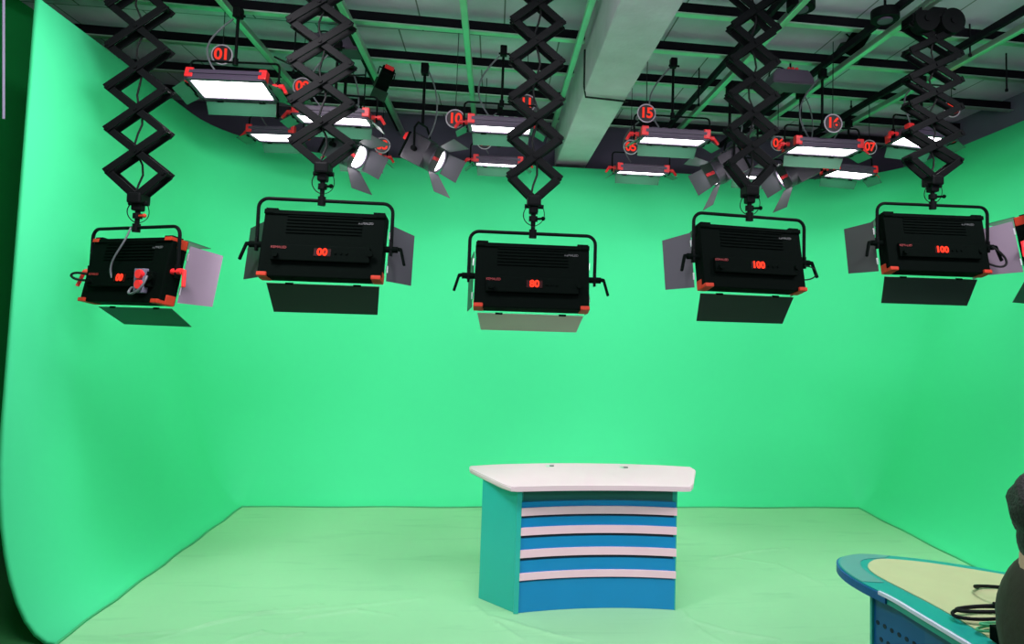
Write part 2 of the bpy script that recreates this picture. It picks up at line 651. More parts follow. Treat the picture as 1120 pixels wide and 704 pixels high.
# ------------------------------------------------------------------ LED panel light
def panel_light(name, loc, yaw, pitch, Wd, Hd, Td, glow, flaps, fl_len, housing, corner, yoke_h, style, rise=None,
                disp=None, flap_mats=None, roll=0.0, lever_mat=None):
    """front faces local +Y when yaw = pitch = 0; origin at the tilt axis. flaps = angles (top, bottom, left, right)"""
    root = empty(name, loc, (0, R(roll), R(yaw)))
    rx = Matrix.Rotation(R(-pitch), 4, 'X')

    def P(mb, pname, m, parent=root, smooth=False, tilt=True):
        if tilt:
            bmesh.ops.transform(mb.bm, matrix=rx, verts=mb.bm.verts)
        return mb.build(pname, m, parent, smooth)
    w, h, t = Wd / 2, Hd / 2, Td / 2
    body = MB().box((0, 0, 0), (Wd, Td, Hd), bev=0.006)
    if style == 'large':
        for i in range(7):               # cooling ribs across the back
            body.box((0, -t - 0.003, -h + 0.24 + i * 0.018), (Wd * 0.62, 0.008, 0.006))
        body.box((0, -t - 0.012, -h + 0.123), (Wd * 0.80, 0.026, 0.085), bev=0.005)
        body.box((0, -t - 0.004, h - 0.012), (Wd, 0.012, 0.02))
        body.box((-w + 0.035, -0.01, h + 0.004), (0.06, Td * 0.8, 0.014))
        body.box((w - 0.035, -0.01, h + 0.004), (0.06, Td * 0.8, 0.014))
    else:
        for i in range(5):
            body.box((-w * 0.6 + i * w * 0.3, -t - 0.004, 0), (w * 0.16, 0.012, Hd * 0.7))
        body.box((0, -t * 0.2, -h - 0.004), (Wd * 0.9, Td * 0.35, 0.01))
    bo = P(body, 'housing', housing)
    P(MB().box((0, t + 0.002, 0), (Wd - 0.05, 0.004, Hd - 0.05)), 'diffuser', glow)
    fr = MB()
    for s in (-1, 1):
        fr.box((s * (w - 0.012), t + 0.006, 0), (0.024, 0.014, Hd), bev=0.002)
        fr.box((0, t + 0.006, s * (h - 0.012)), (Wd, 0.014, 0.024), bev=0.002)
    P(fr, 'front_frame', housing)
    cs = 0.055 if style == 'large' else 0.05
    for sx in (-1, 1):
        for sz in (-1, 1):
            if style == 'large':
                c = MB().box((sx * (w - cs / 2 + 0.003), t - 0.02, sz * (h - cs / 2 + 0.003)), (cs, 0.06, cs), bev=0.006)
                c.box((sx * (w - cs / 2 + 0.003), -t + 0.012, sz * (h - 0.012 + 0.003)), (cs * 0.9, 0.05, 0.022), bev=0.004)
                if corner == 'few' and sz == 1:
                    P(c, 'corner_guard', M['black'])
                else:
                    P(c, 'corner_guard', M['orange'])
            else:
                if sz == -1:
                    c = MB().box((sx * (w - cs / 2 + 0.004), -0.004, sz * (h - cs / 2 + 0.006)), (cs, Td * 1.12, cs), bev=0.006)
                    P(c, 'corner_guard', M['red'])
                else:
                    c = MB().box((sx * (w - cs / 2 + 0.004), 0, sz * (h - cs / 2 + 0.004)), (cs, Td * 1.04, cs), bev=0.006)
                    P(c, 'corner_guard', M['red'])
    # barn door flaps: (angle from straight ahead)
    names = ('top', 'bottom', 'left', 'right')
    for i, a in enumerate(flaps):
        if a is None:
            continue
        ar = R(a)
        L = fl_len
        y0 = t + 0.016
        if a > 120:
            y0 = t + 0.004
        ins = 0.35 * L if i < 2 else 0.25 * L
        off = 0.012
        if i == 0:
            q = [(-w + 0.02, y0, h + off), (w - 0.02, y0, h + off),
                 (w - 0.02 - ins * 0.3, y0 + L * math.cos(ar), h + off + L * math.sin(ar)),
                 (-w + 0.02 + ins * 0.3, y0 + L * math.cos(ar), h + off + L * math.sin(ar))]
        elif i == 1:
            q = [(-w + 0.02, y0, -h - off), (w - 0.02, y0, -h - off),
                 (w - 0.02 - ins * 0.3, y0 + L * math.cos(ar), -h - off - L * math.sin(ar)),
                 (-w + 0.02 + ins * 0.3, y0 + L * math.cos(ar), -h - off - L * math.sin(ar))]
        elif i == 2:
            q = [(-w - off, y0, -h + 0.02), (-w - off, y0, h - 0.02),
                 (-w - off - L * math.sin(ar), y0 + L * math.cos(ar), h - 0.02 - ins * 0.3),
                 (-w - off - L * math.sin(ar), y0 + L * math.cos(ar), -h + 0.02 + ins * 0.3)]
        else:
            q = [(w + off, y0, -h + 0.02), (w + off, y0, h - 0.02),
                 (w + off + L * math.sin(ar), y0 + L * math.cos(ar), h - 0.02 - ins * 0.3),
                 (w + off + L * math.sin(ar), y0 + L * math.cos(ar), -h + 0.02 + ins * 0.3)]
        fm = M['flapdark'] if flap_mats is None or flap_mats[i] is None else M[flap_mats[i]]
        f = P(MB().plate(q, 0.003), 'barn_door', fm)
        if fm is M['flapgrey']:
            f['label'] = 'pale violet grey barn door'
        elif fm is M['flapbeige']:
            f['label'] = 'barn door coloured pale beige as if lit'
        a0, a1 = Vector(q[0]), Vector(q[1])
        for tt in (0.2, 0.8):
            pc = a0.lerp(a1, tt)
            dd = (a1 - a0).normalized() * 0.02
            P(MB().cyl(pc - dd, pc + dd, 0.006, seg=8), 'hinge', M['steel'] if style == 'large' and i > 1 else M['black'], f)
    # yoke (does not tilt)
    yw = w + 0.035
    rc = 0.05 if style == 'large' else 0.03
    pts = [Vector((-yw, 0, -0.02)), Vector((-yw, 0, yoke_h - rc))]
    pts += arc_pts((-yw + rc, 0, yoke_h - rc), rc, PI, PI / 2, 6)[1:]
    pts += [Vector((0, 0, yoke_h))]
    pts += arc_pts((yw - rc, 0, yoke_h - rc), rc, PI / 2, 0, 6)
    pts += [Vector((yw, 0, -0.02))]
    yk = MB().tube(pts, 0.0095 if style == 'large' else 0.007, 10)
    for s in (-1, 1):
        yk.box((s * yw, 0, 0), (0.012, 0.032, 0.07), bev=0.003)
    yo = P(yk, 'yoke', M['arm'], smooth=True, tilt=False)
    for s in (-1, 1):
        lv = MB().cyl((s * (w), 0, 0), (s * (yw + 0.035), 0, 0), 0.017, seg=14)
        if style == 'large':
            lv.bar((s * (yw + 0.03), 0, 0.004), (s * (yw + 0.055), 0, 0.0), 0.02, 0.02, bev=0.004)
            lv.bar((s * (yw + 0.05), 0, 0.006), (s * (yw + 0.075), -0.02, -0.085), 0.015, 0.018, bev=0.005)
            lm = M['black'] if lever_mat is None else lever_mat
        else:
            lv.bar((s * (yw + 0.03), 0, 0.0), (s * (yw + 0.06), -0.02, -0.05), 0.022, 0.02, bev=0.005)
            lm = M['red']
        P(lv, 'tilt_lever', lm, tilt=False)
    if style == 'large':
        zz = -h + 0.128
        # display
        dx = 0.015 * Wd
        mt = rx @ Matrix.Translation((dx, -t - 0.0295, zz)) @ Matrix.Rotation(PI / 2, 4, 'X')
        wn = P(MB().box((dx, -t - 0.026, zz), (0.085, 0.004, 0.04)), 'display_window', M['window'])
        text('display_digits', disp, 0.052, M['display'], wn, mt, bold=0.0018)
        mt = rx @ Matrix.Translation((-w + 0.10, -t - 0.0265, zz + 0.020)) @ Matrix.Rotation(PI / 2, 4, 'X')
        text('maker_lettering', 'KEMALED', 0.018, M['dimprint'], bo, mt)
        mt = rx @ Matrix.Translation((w - 0.10, -t - 0.002, h - 0.055)) @ Matrix.Rotation(PI / 2, 4, 'X')
        text('maker_print', 'KEMALED', 0.018, M['greyprint'], bo, mt)
        kn = MB().cyl((-w + 0.09, -t - 0.024, zz - 0.022), (-w + 0.09, -t - 0.045, zz - 0.022), 0.014, seg=16)
        P(kn, 'control_knob', M['black'])
        for j in range(3):
            P(MB().cyl((0.075 + j * 0.028, -t - 0.024, zz), (0.075 + j * 0.028, -t - 0.031, zz), 0.007, seg=10), 'button', M['black'])
        P(MB().cyl((w - 0.06, -t - 0.024, zz), (w - 0.06, -t - 0.036, zz), 0.016, seg=14), 'power_socket', M['black'])
    # spigot above the yoke
    if rise is not None:
        sp = MB().cyl((0, 0, yoke_h - 0.012), (0, 0, rise * 0.9), 0.010, seg=10)
        sp.cyl((0, 0, yoke_h - 0.02), (0, 0, yoke_h + 0.025), 0.017, seg=12)
        P(sp, 'hanging_spigot', M['arm'], tilt=False)
        cl = MB().box((0, 0, rise - 0.01), (0.05, 0.06, 0.07), bev=0.008)
        cl.cyl((-0.035, 0, rise - 0.03), (0.045, 0, rise - 0.03), 0.008, seg=8)
        P(cl, 'rail_clamp', M['arm'], tilt=False)
    return root


# ------------------------------------------------------------------ pantograph hangers
def pantograph(apex, top_z, halfw, pitch_, lean, label, gap=0.05, yaw=0.0, drum=True, lift=0.0):
    """scissor hanger whose lowest joint is apex; lean = sideways drift per metre of height"""
    root = empty('pantograph_hanger', (apex.x, apex.y, apex.z), (0, 0, R(yaw)))
    tag(root, label, 'hanger', 'pantograph hangers')
    n = round((top_z - apex.z - lift) / pitch_ - 0.5) + 0.5
    d = 0.040
    rake = Matrix.Rotation(0, 3, 'X')

    def pos(i, side, lay):
        z = i * pitch_ + lift
        return Vector((lean * z + side * halfw, lay, z))
    for lay in (-gap, gap):
        # lowest half limbs from the clamp to the first outer joints
        for s in (-1, 1):
            a = Vector((s * 0.012, lay, 0.0))
            b = pos(0.5, s, lay)
            MB().bar(a, b, d, 0.012, bev=0.003).build('scissor_arm', M['arm'], root)
        i = 0.5
        while i + 1 <= n + 0.01:
            for s in (-1, 1):
                a = pos(i, s, lay + 0.006 * s)
                b = pos(i + 1, -s, lay + 0.006 * s)
                dd = (b - a).normalized() * 0.014
                bar = MB().bar(a - dd, b + dd, d, 0.011, bev=0.003)
                bar.build('scissor_arm', M['arm'], root)
            i += 1
    i = 0.5
    j = 0
    while i <= n + 0.01:
        for s in (-1, 1):
            p = pos(i, s, 0)
            MB().cyl(p + Vector((0, -gap - 0.016, 0)), p + Vector((0, gap + 0.016, 0)), 0.010, seg=10).build('joint_pin', M['arm'], root)
        if i + 0.5 <= n:
            p = pos(i + 0.5, 0, 0)
            MB().cyl(p + Vector((0, -gap - 0.018, 0)), p + Vector((0, gap + 0.018, 0)), 0.011, seg=10).build('joint_pin', M['arm'], root)
        i += 1
    # clamp head at the bottom
    c = MB().box((0, 0, -0.02), (0.075, gap * 2 + 0.04, 0.06), bev=0.012)
    c.box((0.0, 0, -0.062), (0.05, 0.06, 0.05), bev=0.01)
    c.cyl((-0.05, 0, -0.045), (0.055, 0, -0.045), 0.012, seg=10)
    c.build('bottom_head', M['arm'], root)
    MB().cyl((0.0, 0, -0.06), (0, 0, -0.158), 0.014, 0.012, seg=12).build('spigot', M['arm'], root)
    MB().cyl((0, 0, -0.100), (0, 0, -0.128), 0.024, seg=12).build('spigot_collar', M['arm'], root)
    kb = MB().cyl((0.01, -0.01, -0.115), (0.05, -0.03, -0.115), 0.007, seg=8)
    kb.sphere((0.052, -0.031, -0.115), 0.012, u=8, v=6)
    kb.build('locking_knob', M['orange'] if 'left' in label and 'leftmost' in label else M['black'], root)
    # carriage on the rail
    ztop = n * pitch_ + lift
    p = pos(n, 0, 0)
    car = MB().box((p.x, 0, ztop + 0.03), (0.34, gap * 2 + 0.05, 0.05), bev=0.01)
    car.box((p.x, 0, ztop + 0.07), (0.10, 0.14, 0.06), bev=0.01)
    car.build('carriage', M['arm'], root)
    if drum:
        for s in (-1, 1):
            dr = MB().cyl((p.x + s * 0.085, -0.075, ztop + 0.02), (p.x + s * 0.085, 0.0, ztop + 0.02), 0.078, seg=28)
            dr.cyl((p.x + s * 0.085, -0.085, ztop + 0.02), (p.x + s * 0.085, -0.07, ztop + 0.02), 0.02, seg=12)
            dr.build('spring_drum', M['arm'], root, smooth=True)
    # cable threaded down the middle
    cp = []
    for q in range(0, 25):
        z = ztop - q * (ztop + 0.05) / 24
        cp.append(Vector((lean * z + 0.018 * math.sin(q * 1.3), 0.012 * math.cos(q * 0.9), z)))
    MB().tube(cp, 0.006, 6).build('power_cable', M['cable'], root)
    # loose loop around the spigot
    lp = bez((-0.02, 0, -0.03), (-0.075, -0.02, -0.08), (-0.06, 0.02, -0.13), (-0.012, 0, -0.15), 14)
    MB().tube(lp, 0.0028, 6).build('safety_wire', M['cable'], root)
    lp = bez((0.03, 0, -0.02), (0.075, -0.02, -0.07), (0.07, 0.02, -0.13), (0.012, 0, -0.152), 14)
    MB().tube(lp, 0.0022, 6).build('safety_wire', M['cable'], root)
    return root


SC_ = 0.935
big = [
    # key, centre px, Y, yaw, pitch, flaps(top,bottom,left,right), digits, mats, label
    ('a', (145, 297), 4.10, -27, 10, (2, 24, 10, 27), '00', ('flapdark', 'flapdark', 'flapdark', 'flapgrey'), 'all',
     'big black light panel on the far left with a violet grey barn door spread right'),
    ('b', (355, 270), 3.80, 0, 12, (2, 48, 48, 42), '00', (None, 'flapdark', 'flapdark', 'flapslate'), 'few',
     'big black light panel, second from left, barn doors spread on both sides'),
    ('c', (582, 304), 3.82, 0, 12, (2, 20, 10, 0), '80', (None, 'flapbeige', 'flapdark', 'flapdark'), 'few',
     'big black light panel hanging over the news desk with a pale strip below'),
    ('d', (820, 284), 3.78, 8, 12, (2, 50, 44, 20), '100', (None, 'flapdark', 'flapslate', 'flapdark'), 'few',
     'big black light panel right of the beam, one slate barn door on its left'),
    ('e', (1020, 268), 3.95, -3, 12, (2, 54, 50, 20), '100', (None, 'flapdark', 'flapdark', 'flapdark'), 'few',
     'big black light panel, second from the right edge, with a cable loop at its lever'),
    ('f', (1150, 272), 4.02, 27, 10, (2, 50, 22, 10), '100', ('flapdark', 'flapdark', 'flapgrey', 'flapdark'), 'all',
     'big light panel cut by the right picture edge with a violet grey barn door'),
]
panto = {
    'a': ((152, 214), (153, 30), 0.158, 0.252, 'pantograph hanger holding the leftmost big light panel'),
    'b': ((354, 181), (352, 40), 0.165, 0.232, 'pantograph hanger holding the second big light panel from the left'),
    'c': ((584, 217), (588, 30), 0.145, 0.234, 'pantograph hanger holding the big light panel above the news desk'),
    'd': ((820, 206), (824, 37), 0.138, 0.213, 'pantograph hanger just right of the concrete beam, holding the fourth big light panel'),
    'e': ((1020, 195), (1020, 50), 0.172, 0.178, 'pantograph hanger near the right edge with two round spring drums on top'),
}
for key, px, Y, yaw, pit, fps, dg, fm, cor, lab in big:
    Y = Y * SC_
    loc = at(px[0], px[1], Y)
    s = SC_
    L = panel_light('studio_light_panel', loc, yaw, pit, 0.665 * s, 0.385 * s, 0.088 * s, M['key'], fps, 0.185 * s,
                    M['black'], cor, 0.262 * s, 'large', None, dg, fm, lever_mat=(M['red'] if key in 'af' else None))
    tag(L, lab, 'light', 'big studio light panels')
    if key in panto:
        ap, tp, hw, pt, pl = panto[key]
        a = at(ap[0], ap[1], Y)
        b = at(tp[0], tp[1], Y)
        lean = (b.x - a.x) / (b.z - a.z)
        # hanger stands right over the yoke
        pantograph(a, 3.80 if key != 'e' else 3.60, hw * s, pt * s * 1.0, lean, pl, gap=0.036, yaw=0, lift={'d': 0.035, 'e': 0.03}.get(key, 0.008))
        sp = MB().cyl((a.x - loc.x, 0, 0.262 * s - 0.02), (a.x - loc.x, 0, a.z - loc.z - 0.160), 0.012, seg=10)
        sp.cyl((a.x - loc.x, 0, 0.262 * s - 0.025), (a.x - loc.x, 0, 0.262 * s + 0.022), 0.021, seg=12)
        o = sp.build('yoke_spigot', M['arm'], L)
    else:
        pass
    # extra cable details
    if key == 'a':
        t = 0.088 * s / 2
        sk = MB().box((0.17, -t - 0.030, -0.055), (0.075, 0.03, 0.13), bev=0.004).build('socket_plate', M['slate'], L)
        for zz in (-0.02, -0.075):
            MB().cyl((0.185, -t - 0.04, zz), (0.185, -t - 0.062, zz), 0.024, seg=16).build('socket', M['red'], sk)
        MB().tube(bez((0.15, -t - 0.06, -0.09), (0.10, -t - 0.09, -0.15), (0.26, -t - 0.09, -0.14), (0.24, -t - 0.05, -0.03), 16), 0.006, 6).build('power_cable', M['greycable'], L)
        MB().tube(bez((0.02, -t, 0.24), (0.03, -t - 0.05, 0.10), (-0.10, -t - 0.04, 0.06), (-0.06, -t - 0.03, -0.04), 16), 0.005, 6).build('power_cable', M['greycable'], L)
        MB().tube(bez((-0.33, -0.02, -0.02), (-0.48, -0.05, 0.02), (-0.48, -0.05, -0.06), (-0.33, -0.02, -0.05), 16), 0.007, 6).build('cable_loop', M['cable'], L)
    if key == 'e':
        MB().tube(bez((0.36, -0.02, 0.0), (0.48, -0.05, -0.08), (0.44, -0.05, -0.16), (0.33, -0.02, -0.10), 16), 0.007, 6).build('cable_loop', M['cable'], L)
    if key == 'd':
        MB().tube(bez((0.34, -0.02, -0.02), (0.42, -0.05, -0.02), (0.42, -0.05, -0.10), (0.33, -0.02, -0.10), 12), 0.004, 6).build('cable_loop', M['cable'], L)

# the sixth panel hangs from a hanger that is outside the frame: it still has one
loc6 = at(1150, 272, 4.02 * SC_)
pantograph(Vector((loc6.x + 0.04, loc6.y, loc6.z + 0.42)), 3.66, 0.11, 0.22, 0.0,
           'pantograph hanger beyond the right picture edge', gap=0.045)

# ------------------------------------------------------------------ small ceiling panels
ceil = [
    # centre px, Y, width, yaw, pitch (90 = straight down), flaps, sign (text, px), cable?, label, hang
    ((256, 93), 4.35, 0.50, -4, 104, (28, None, 50, 70), 'ceiling light panel at the upper left beside the 01 sign, its lit face wide open'),
    ((366, 126), 4.75, 0.52, 0, 88, (20, None, 60, 55), 'ceiling light panel crossed by the second pantograph hanger from the left'),
    ((548, 136), 4.65, 0.46, 0, 86, (20, None, 60, 60), 'ceiling light panel right of the 10 sign, behind the middle pantograph hanger'),
    ((735, 149), 4.65, 0.50, 0, 86, (20, None, 60, 60), 'ceiling light panel hanging under the 15 sign'),
    ((899, 160), 4.65, 0.52, 0, 90, (22, None, 55, 60), 'ceiling light panel hanging under the 16 sign'),
    ((1008, 150), 4.65, 0.46, 10, 98, (35, None, 60, 60), 'ceiling light panel crossed by the rightmost pantograph hanger'),
    ((302, 146), 5.75, 0.40, -6, 92, (30, None, 70, 30), 'small ceiling light panel in the left back corner over the green wall'),
    ((392, 170), 5.95, 0.44, 0, 86, (20, None, 60, 60), 'back row ceiling light panel hidden behind the leftmost spotlight'),
    ((545, 176), 5.95, 0.44, 0, 83, (20, None, 50, 60), 'back row ceiling light panel under the middle pantograph hanger'),
    ((701, 185), 5.95, 0.48, 0, 83, (20, None, 55, 70), 'back row ceiling light panel just right of the concrete beam'),
    ((828, 190), 5.95, 0.44, 0, 84, (20, None, 60, 60), 'back row ceiling light panel between the two right spotlights'),
    ((928, 187), 5.75, 0.44, 8, 92, (30, None, 60, 40), 'small ceiling light panel hanging left below the 07 sign'),
]
for c, Y, wd, yaw, pit, fps, lab in ceil:
    loc = at(c[0], c[1], Y)
    rise = PIPE_Z - loc.z - 0.02
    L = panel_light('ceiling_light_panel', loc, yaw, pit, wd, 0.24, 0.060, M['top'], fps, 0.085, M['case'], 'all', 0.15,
                    'small', rise, None, ('flapgreen', 'flapgreen', 'flapgreen', 'flapgreen'))
    tag(L, lab, 'light', 'small ceiling light panels')
    # slack cable arching from the housing to the rail
    MB().tube(bez((-wd * 0.2, 0, 0.06), (-wd * 0.45, -0.05, 0.20), (-0.20, 0.03, 0.32), (-0.03, 0, rise - 0.05), 14), 0.006, 6).build('power_cable', M['greycable'], L)

# number signs on thin stems
signs = [((243, 60), 4.5, '01', 'round sign 01, nearest the upper left corner'), ((331, 95), 4.9, '09', 'round number sign half hidden by the second pantograph hanger from the left'),
         ((498, 130), 4.7, '10', 'round sign 10, left of the middle pantograph hanger'), ((576, 113), 4.9, '11', 'round number sign half hidden by the middle pantograph hanger'),
         ((707, 124), 4.6, '15', 'round sign 15, just right of the concrete beam'), ((911, 135), 4.42, '16', 'round sign 16, above a ceiling light panel between the two right hangers'),
         ((1041, 119), 4.7, '08', 'round number sign reading 08 by the rightmost pantograph hanger'), ((418, 159), 5.5, '03', 'round sign 03, above the leftmost spotlight'),
         ((530, 155), 5.6, '04', 'round number sign peeking out below the ceiling panel beside the 10 sign'), ((690, 161), 5.6, '05', 'round sign 05, low beside the end of the concrete beam'),
         ((851, 157), 5.4, '06', 'round number sign at the left end of the ceiling panel under the 16 sign'), ((951, 161), 5.4, '07', 'round sign 07, low in the right back corner')]
for px, Y, s, lab in signs:
    p = at(px[0], px[1], Y)
    r = 0.066 if Y < 5.2 else 0.063
    root = empty('number_sign', p)
    tag(root, lab, 'sign', 'round number signs of the lights')
    MB().cyl((0, 0.006, 0), (0, -0.004, 0), r, seg=32).build('face', M['signface'], root, smooth=True)
    rg = MB()
    rg.tube([Vector((r * math.cos(a * PI / 16), -0.004, r * math.sin(a * PI / 16))) for a in range(33)], 0.0045, 6)
    rg.build('rim', M['signring'], root, smooth=True)
    text('numerals', s, 0.105, M['signred'], root, Matrix.Translation((0, -0.007, 0)) @ Matrix.Rotation(PI / 2, 4, 'X'), bold=0.003, spacing=0.9)
    MB().cyl((0, 0.003, r - 0.005), (0, 0.003, PIPE_Z + 0.12 - p.z), 0.003, seg=6).build('stem', M['cable'], root)


# ------------------------------------------------------------------ spotlights with four leaf barn doors
def spotlight(loc, target, label, side):
    loc = Vector(loc)
    root = empty('spotlight', loc)
    dirv = (Vector(target) - loc).normalized()
    q = dirv.to_track_quat('Y', 'Z')
    mt = q.to_matrix().to_4x4()

    def P(mb, n, m, par=root, smooth=False, tilt=True):
        if tilt:
            bmesh.ops.transform(mb.bm, matrix=mt, verts=mb.bm.verts)
        return mb.build(n, m, par, smooth)
    tag(root, label, 'light', 'spotlights above the green wall')
    b = MB().box((0, -0.10, 0), (0.21, 0.20, 0.22), bev=0.02)
    b.cyl((0, -0.02, 0), (0, 0.055, 0), 0.105, seg=28)
    for i in range(5):
        b.box((0, -0.175 + i * 0.03, 0.112), (0.16, 0.008, 0.016))
    body = P(b, 'housing', M['spotbody'], smooth=True)
    P(MB().box((0, -0.21, 0), (0.20, 0.018, 0.21), bev=0.006), 'rear_panel', M['black'])
    rb = MB()
    for s in (-1, 1):
        rb.box((s * 0.075, -0.232, 0.055), (0.045, 0.03, 0.05), bev=0.006)
    rb.box((0, -0.236, 0.083), (0.16, 0.022, 0.020), bev=0.004)
    P(rb, 'rear_handle', M['red'])
    P(MB().box((0, -0.222, -0.01), (0.09, 0.006, 0.012)), 'display', M['steel'])
    P(MB().cyl((0, 0.056, 0), (0, 0.060, 0), 0.084, seg=28), 'lens', M['lens'])
    rg = MB().tube([Vector((0.095 * math.cos(a * PI / 14), 0.062, 0.095 * math.sin(a * PI / 14))) for a in range(29)], 0.011, 8)
    P(rg, 'lens_ring', M['case'], smooth=True)
    w = 0.085
    for i, (ax, ang, L) in enumerate((('t', 40, 0.15), ('b', 38, 0.20), ('l', 44 if side > 0 else 45, 0.19 if side > 0 else 0.15), ('r', 44 if side < 0 else 45, 0.19 if side < 0 else 0.15))):
        a = R(ang)
        y0 = 0.07
        o_ = 0.100
        sp_ = 0.055
        if ax == 't':
            qd = [(-w, y0, o_), (w, y0, o_), (w + sp_, y0 + L * math.cos(a), o_ + L * math.sin(a)), (-w - sp_, y0 + L * math.cos(a), o_ + L * math.sin(a))]
        if ax == 'b':
            qd = [(-w, y0, -o_), (w, y0, -o_), (w + sp_, y0 + L * math.cos(a), -o_ - L * math.sin(a)), (-w - sp_, y0 + L * math.cos(a), -o_ - L * math.sin(a))]
        if ax == 'l':
            qd = [(-o_, y0, -w), (-o_, y0, w), (-o_ - L * math.sin(a), y0 + L * math.cos(a), w + 0.01), (-o_ - L * math.sin(a), y0 + L * math.cos(a), -w - 0.01)]
        if ax == 'r':
            qd = [(o_, y0, -w), (o_, y0, w), (o_ + L * math.sin(a), y0 + L * math.cos(a), w + 0.01), (o_ + L * math.sin(a), y0 + L * math.cos(a), -w - 0.01)]
        lf = P(MB().plate(qd, 0.003), 'barn_door', M['flapdark'] if ax == ('r' if side < 0 else 'l') else M['flapslate'])
        if ax == ('r' if side < 0 else 'l'):
            sg = 1 if ax == 'r' else -1
            d_ = Vector((sg * math.sin(a), math.cos(a), 0))
            n_ = Vector((sg * math.cos(a), -math.sin(a), 0))
            xax = d_ * sg
            mid = Vector((sg * o_, y0, 0)) + d_ * L * 0.52 + n_ * 0.004
            mm = Matrix((xax, Vector((0, 0, 1)), n_)).transposed().to_4x4()
            text('maker_lettering', 'KEMALED', 0.036, M['redprint'], lf, mt @ Matrix.Translation(mid) @ mm, bold=0.001)
            lettered = True
    # yoke and hanging rod
    side_v = q @ Vector((1, 0, 0))
    c = q @ Vector((0, -0.10, 0))
    p0 = c + side_v * 0.125
    p1 = c - side_v * 0.125
    up = Vector((0, 0, 0.22))
    yk = MB().tube([p0, p0 + up * 0.75, c + side_v * 0.07 + up, c - side_v * 0.07 + up, p1 + up * 0.75, p1], 0.009, 8)
    yk.build('yoke', M['arm'], root, smooth=True)
    MB().cyl(p0 - side_v * 0.03, p0 + side_v * 0.02, 0.02, seg=12).build('tilt_knob', M['arm'], root)
    MB().cyl(p1 + side_v * 0.03, p1 - side_v * 0.02, 0.02, seg=12).build('tilt_knob', M['arm'], root)
    MB().cyl(c + up, (c.x, c.y, PIPE_Z - loc.z), 0.012, seg=10).box((c.x, c.y, PIPE_Z - loc.z), (0.06, 0.07, 0.09), bev=0.01).build('hanging_rod', M['arm'], root)
    MB().tube(bez(c + Vector((0.05, 0, 0.12)), c + Vector((0.14, 0, 0.3)), c + Vector((0.12, 0, 0.5)), Vector((c.x + 0.02, c.y, PIPE_Z - loc.z)), 14), 0.006, 6).build('power_cable', M['greycable'], root)
    return root


SPY = 5.15
spotlight(at(385, 168, SPY), (1.0, 4.3, 1.9), 'leftmost spotlight, seen through the second pantograph hanger from the left', -1)
spotlight(at(472, 172, SPY), (1.6, 4.3, 1.9), 'spotlight hanging in the open left of the 10 sign, red handle at its back', -1)
spotlight(at(786, 187, SPY), (-0.2, 5.2, 1.9), 'spotlight hanging left behind the fourth pantograph hanger', 1)
spotlight(at(864, 190, SPY), (0.4, 5.2, 1.9), 'rightmost spotlight, hanging below the ceiling panel with the 16 sign', 1)


# ------------------------------------------------------------------ unlit fixtures parked on the grid
def parked_box(px, Y, wd, label):
    p = at(px[0], px[1], Y)
    root = empty('parked_fixture', p)
    tag(root, label, 'fixture', 'unlit fixtures parked on the roof grid')
    b = MB()
    bm = b.bm
    prof = [(-wd / 2, -0.05), (wd / 2, -0.05), (wd / 2 - 0.01, 0.0), (wd / 2 - 0.05, 0.055), (-wd / 2 + 0.03, 0.055), (-wd / 2, 0.0)]
    lo = [bm.verts.new((x, -0.09, z)) for x, z in prof]
    hi = [bm.verts.new((x, 0.09, z)) for x, z in prof]
    bm.faces.new(lo)
    bm.faces.new(hi[::-1])
    for i in range(len(prof)):
        bm.faces.new((lo[i], hi[i], hi[(i + 1) % len(prof)], lo[(i + 1) % len(prof)]))
    bmesh.ops.bevel(bm, geom=list(bm.edges), offset=0.006, segments=2, affect='EDGES')
    b.build('housing', M['case'], root)
    MB().box((0, -0.002, -0.055), (wd * 1.0, 0.19, 0.012), bev=0.003).build('base_lip', M['flapslate'], root)
    for i in (-1, 0, 1):
        x = 0.02 + i * 0.032
        MB().cyl((x, -0.02, 0.05), (x, -0.02, 0.075), 0.008, seg=8).sphere((x, -0.02, 0.085), 0.014, u=10, v=8).build('red_plug', M['red'], root)
    MB().tube(arc_pts((-wd * 0.25, 0, 0.02), wd * 0.24, PI, PI * 0.3, 12), 0.006, 6).build('carry_handle', M['cable'], root)
    MB().cyl((wd * 0.1, 0.05, 0.05), (wd * 0.1, 0.05, PIPE_Z + 0.1 - p.z), 0.008, seg=8).build('hanging_rod', M['arm'], root)
    return root


parked_box((863, 88), 4.75, 0.33, 'dark violet control box with three red plugs under the roof, right of the fourth pantograph')
parked_box((368, 50), 5.0, 0.36, 'dark violet control box behind the second pantograph hanger from the left')


def parked_spot(px, Y, label, tilt):
    p = at(px[0], px[1], Y)
    root = empty('parked_spotlight', p, (R(-35), R(tilt), R(20)))
    tag(root, label, 'light', 'unlit small spotlights in the roof grid')
    MB().box((0, 0, 0), (0.10, 0.14, 0.10), bev=0.012).cyl((0, 0.06, 0), (0, 0.12, 0), 0.05, seg=16).build('housing', M['black'], root)
    MB().box((0.0, -0.078, 0.02), (0.07, 0.02, 0.035), bev=0.004).build('rear_handle', M['red'], root)
    MB().box((0, 0.13, 0.075), (0.12, 0.10, 0.003)).build('barn_door', M['flapdark'], root)
    MB().box((0, 0.13, -0.075), (0.12, 0.10, 0.003)).build('barn_door', M['flapdark'], root)
    MB().tube([(-0.065, 0, 0), (-0.065, 0, 0.10), (0.065, 0, 0.10), (0.065, 0, 0)], 0.006, 6).build('yoke', M['arm'], root)
    MB().cyl((0, 0, 0.10), (0, 0.06, 0.22), 0.008, seg=8).build('hanging_rod', M['arm'], root)
    return root


parked_spot((939, 42), 4.5, 'small unlit spotlight with red rear handle high between the two right hangers', -20)
parked_spot((422, 84), 5.2, 'small unlit spotlight with a red handle above the 03 sign', 15)

